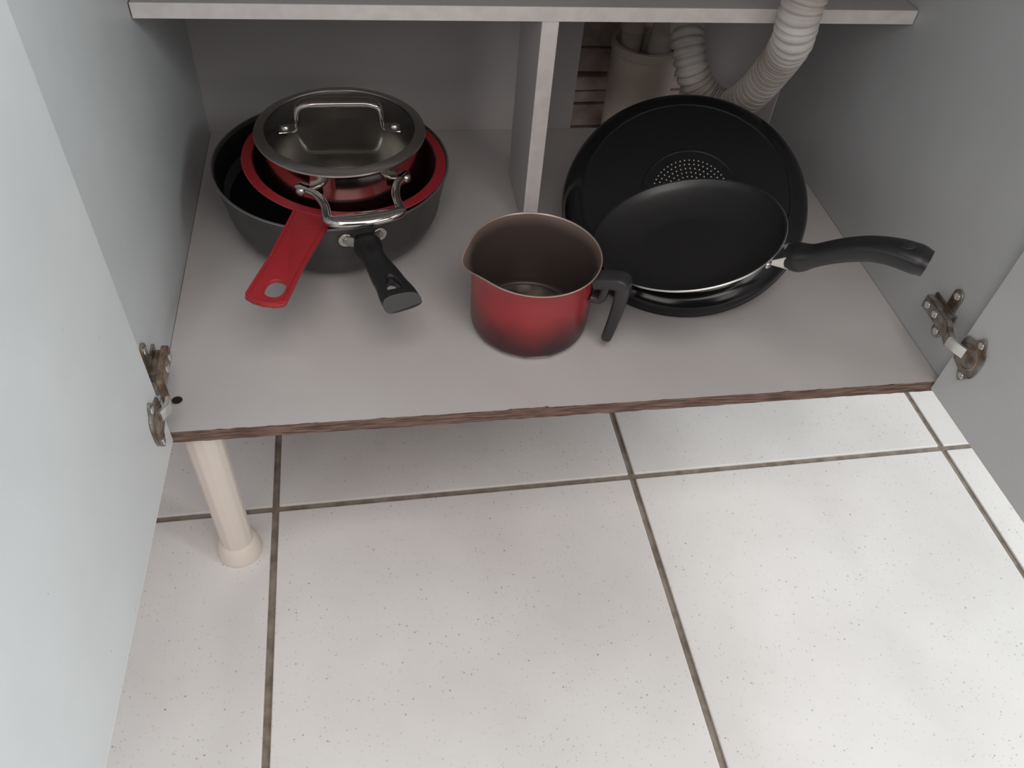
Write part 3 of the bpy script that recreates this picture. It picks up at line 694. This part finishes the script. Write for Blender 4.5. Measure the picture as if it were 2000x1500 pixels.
# --- small frying pan resting on it
sA, sB = rad(16.6), rad(-108.6)
qs = rot_n(sA, sB)
SC = V(0.5335, 0.1412, 0.1030); FR = 0.0980
FD = 0.0255
ns_ = qs @ V(0, 0, 1)
fo = SC - ns_ * FD
fp = thing('small_frying_pan', 'small black frying pan with bright rim resting on the upturned pan', 'pan', fo, qs.to_euler())
side_ = cone(0.052, 0.0, FR - 0.001, FD - 0.002, 10, 0.45)
bm = NB(); lathe(bm, [(0, 0.0)] + side_ + [(FR, FD - 0.0004), (FR - 0.0014, FD - 0.0004)], 128); obj('body', bm, 'pan_side', fp)
sin_ = cone(0.053, 0.0022, FR - 0.0024, FD - 0.002, 10, 0.45)
bm = NB(); lathe(bm, [(FR - 0.0002, FD + 0.0006), (FR - 0.0018, FD + 0.0002)] + sin_[::-1][1:] + [(0, 0.0022)], 128); obj('coating', bm, 'nonstick2', fp)
bm = NB(); lathe(bm, [(FR - 0.0004, FD + 0.0004), (FR + 0.0002, FD + 0.0005), (FR + 0.0007, FD - 0.0001), (FR + 0.0006, FD - 0.0014), (FR - 0.0006, FD - 0.0014)], 128, closed=True); obj('rim', bm, 'rim_metal', fp, label='bright bare metal rim')
# handle, in the pan's own frame
inv = qs.inverted()
azw = rad(-42); dw = radial(azw); dl_ = inv @ dw; dl_.z = 0; dl_.normalize(); sl_ = V(-dl_.y, dl_.x, 0)
HP = [(0.108, -0.006), (0.120, -0.004), (0.133, 0.001), (0.150, 0.010), (0.168, 0.018), (0.188, 0.024), (0.208, 0.025), (0.226, 0.022), (0.238, 0.018)]
path = catmull([dl_ * (0.106 + (r_ - 0.108) * 0.955) + V(0, 0, FD - 0.003 + z_ * 0.9) for r_, z_ in HP], 5); n_ = len(path) - 1
bm = NB(); loft(bm, path, [interp([(0, (0.0120, 0.0115)), (0.12, (0.0140, 0.0130)), (0.3, (0.0110, 0.0100)), (0.6, (0.0120, 0.0105)), (0.9, (0.0150, 0.0110)), (1, (0.0135, 0.0095))], i / n_) for i in range(n_ + 1)], sl_, 24, 2.6)
hd = obj('handle', bm, 'bakelite', fp)
pt = dl_ * 0.2120 + V(0, 0, FD - 0.003 + 0.0212 + 0.0108)
bm = NB(); b2 = NB(); lathe(b2, [(0.0, 0.0006), (0.0048, 0.0006), (0.0056, 0.0)], 28)
for v in b2.verts: v.co = Matrix(((dl_.x, sl_.x, 0), (dl_.y, sl_.y, 0), (0, 0, 1))) @ V(v.co.x * 1.3, v.co.y, v.co.z) + pt
bm.free(); obj('hanging_hole_plug', b2, 'bakelite_grey', hd)
for k_ in (-1, 1):
    a2 = math.atan2(dl_.y, dl_.x) + k_ * 0.155; d2 = radial(a2)
    q1 = d2 * 0.0965 + V(0, 0, FD - 0.007); q2 = dl_ * 0.107 + sl_ * (k_ * 0.0105) + V(0, 0, FD - 0.008); q3 = dl_ * 0.118 + sl_ * (k_ * 0.0100) + V(0, 0, FD - 0.0085)
    bm = NB(); loft(bm, [q1, q2, q3], [(0.0030, 0.0010), (0.0072, 0.0011), (0.0072, 0.0011)], (0, 0, 1), 14, 5)
    br = obj('bracket', bm, 'rivet', fp, label='bare metal handle bracket')
    b2 = NB(); lathe(b2, [(0, 0.0022), (0.0026, 0.0018), (0.0038, 0)], 18); a3 = a2 + k_ * 0.05; d3 = radial(a3)
    q = d3.to_track_quat('Z', 'Y').to_matrix().to_4x4(); q.translation = d3 * 0.0955 + V(0, 0, FD - 0.0075)
    for v in b2.verts: v.co = q @ v.co
    obj('rivet', b2, 'rivet', br)
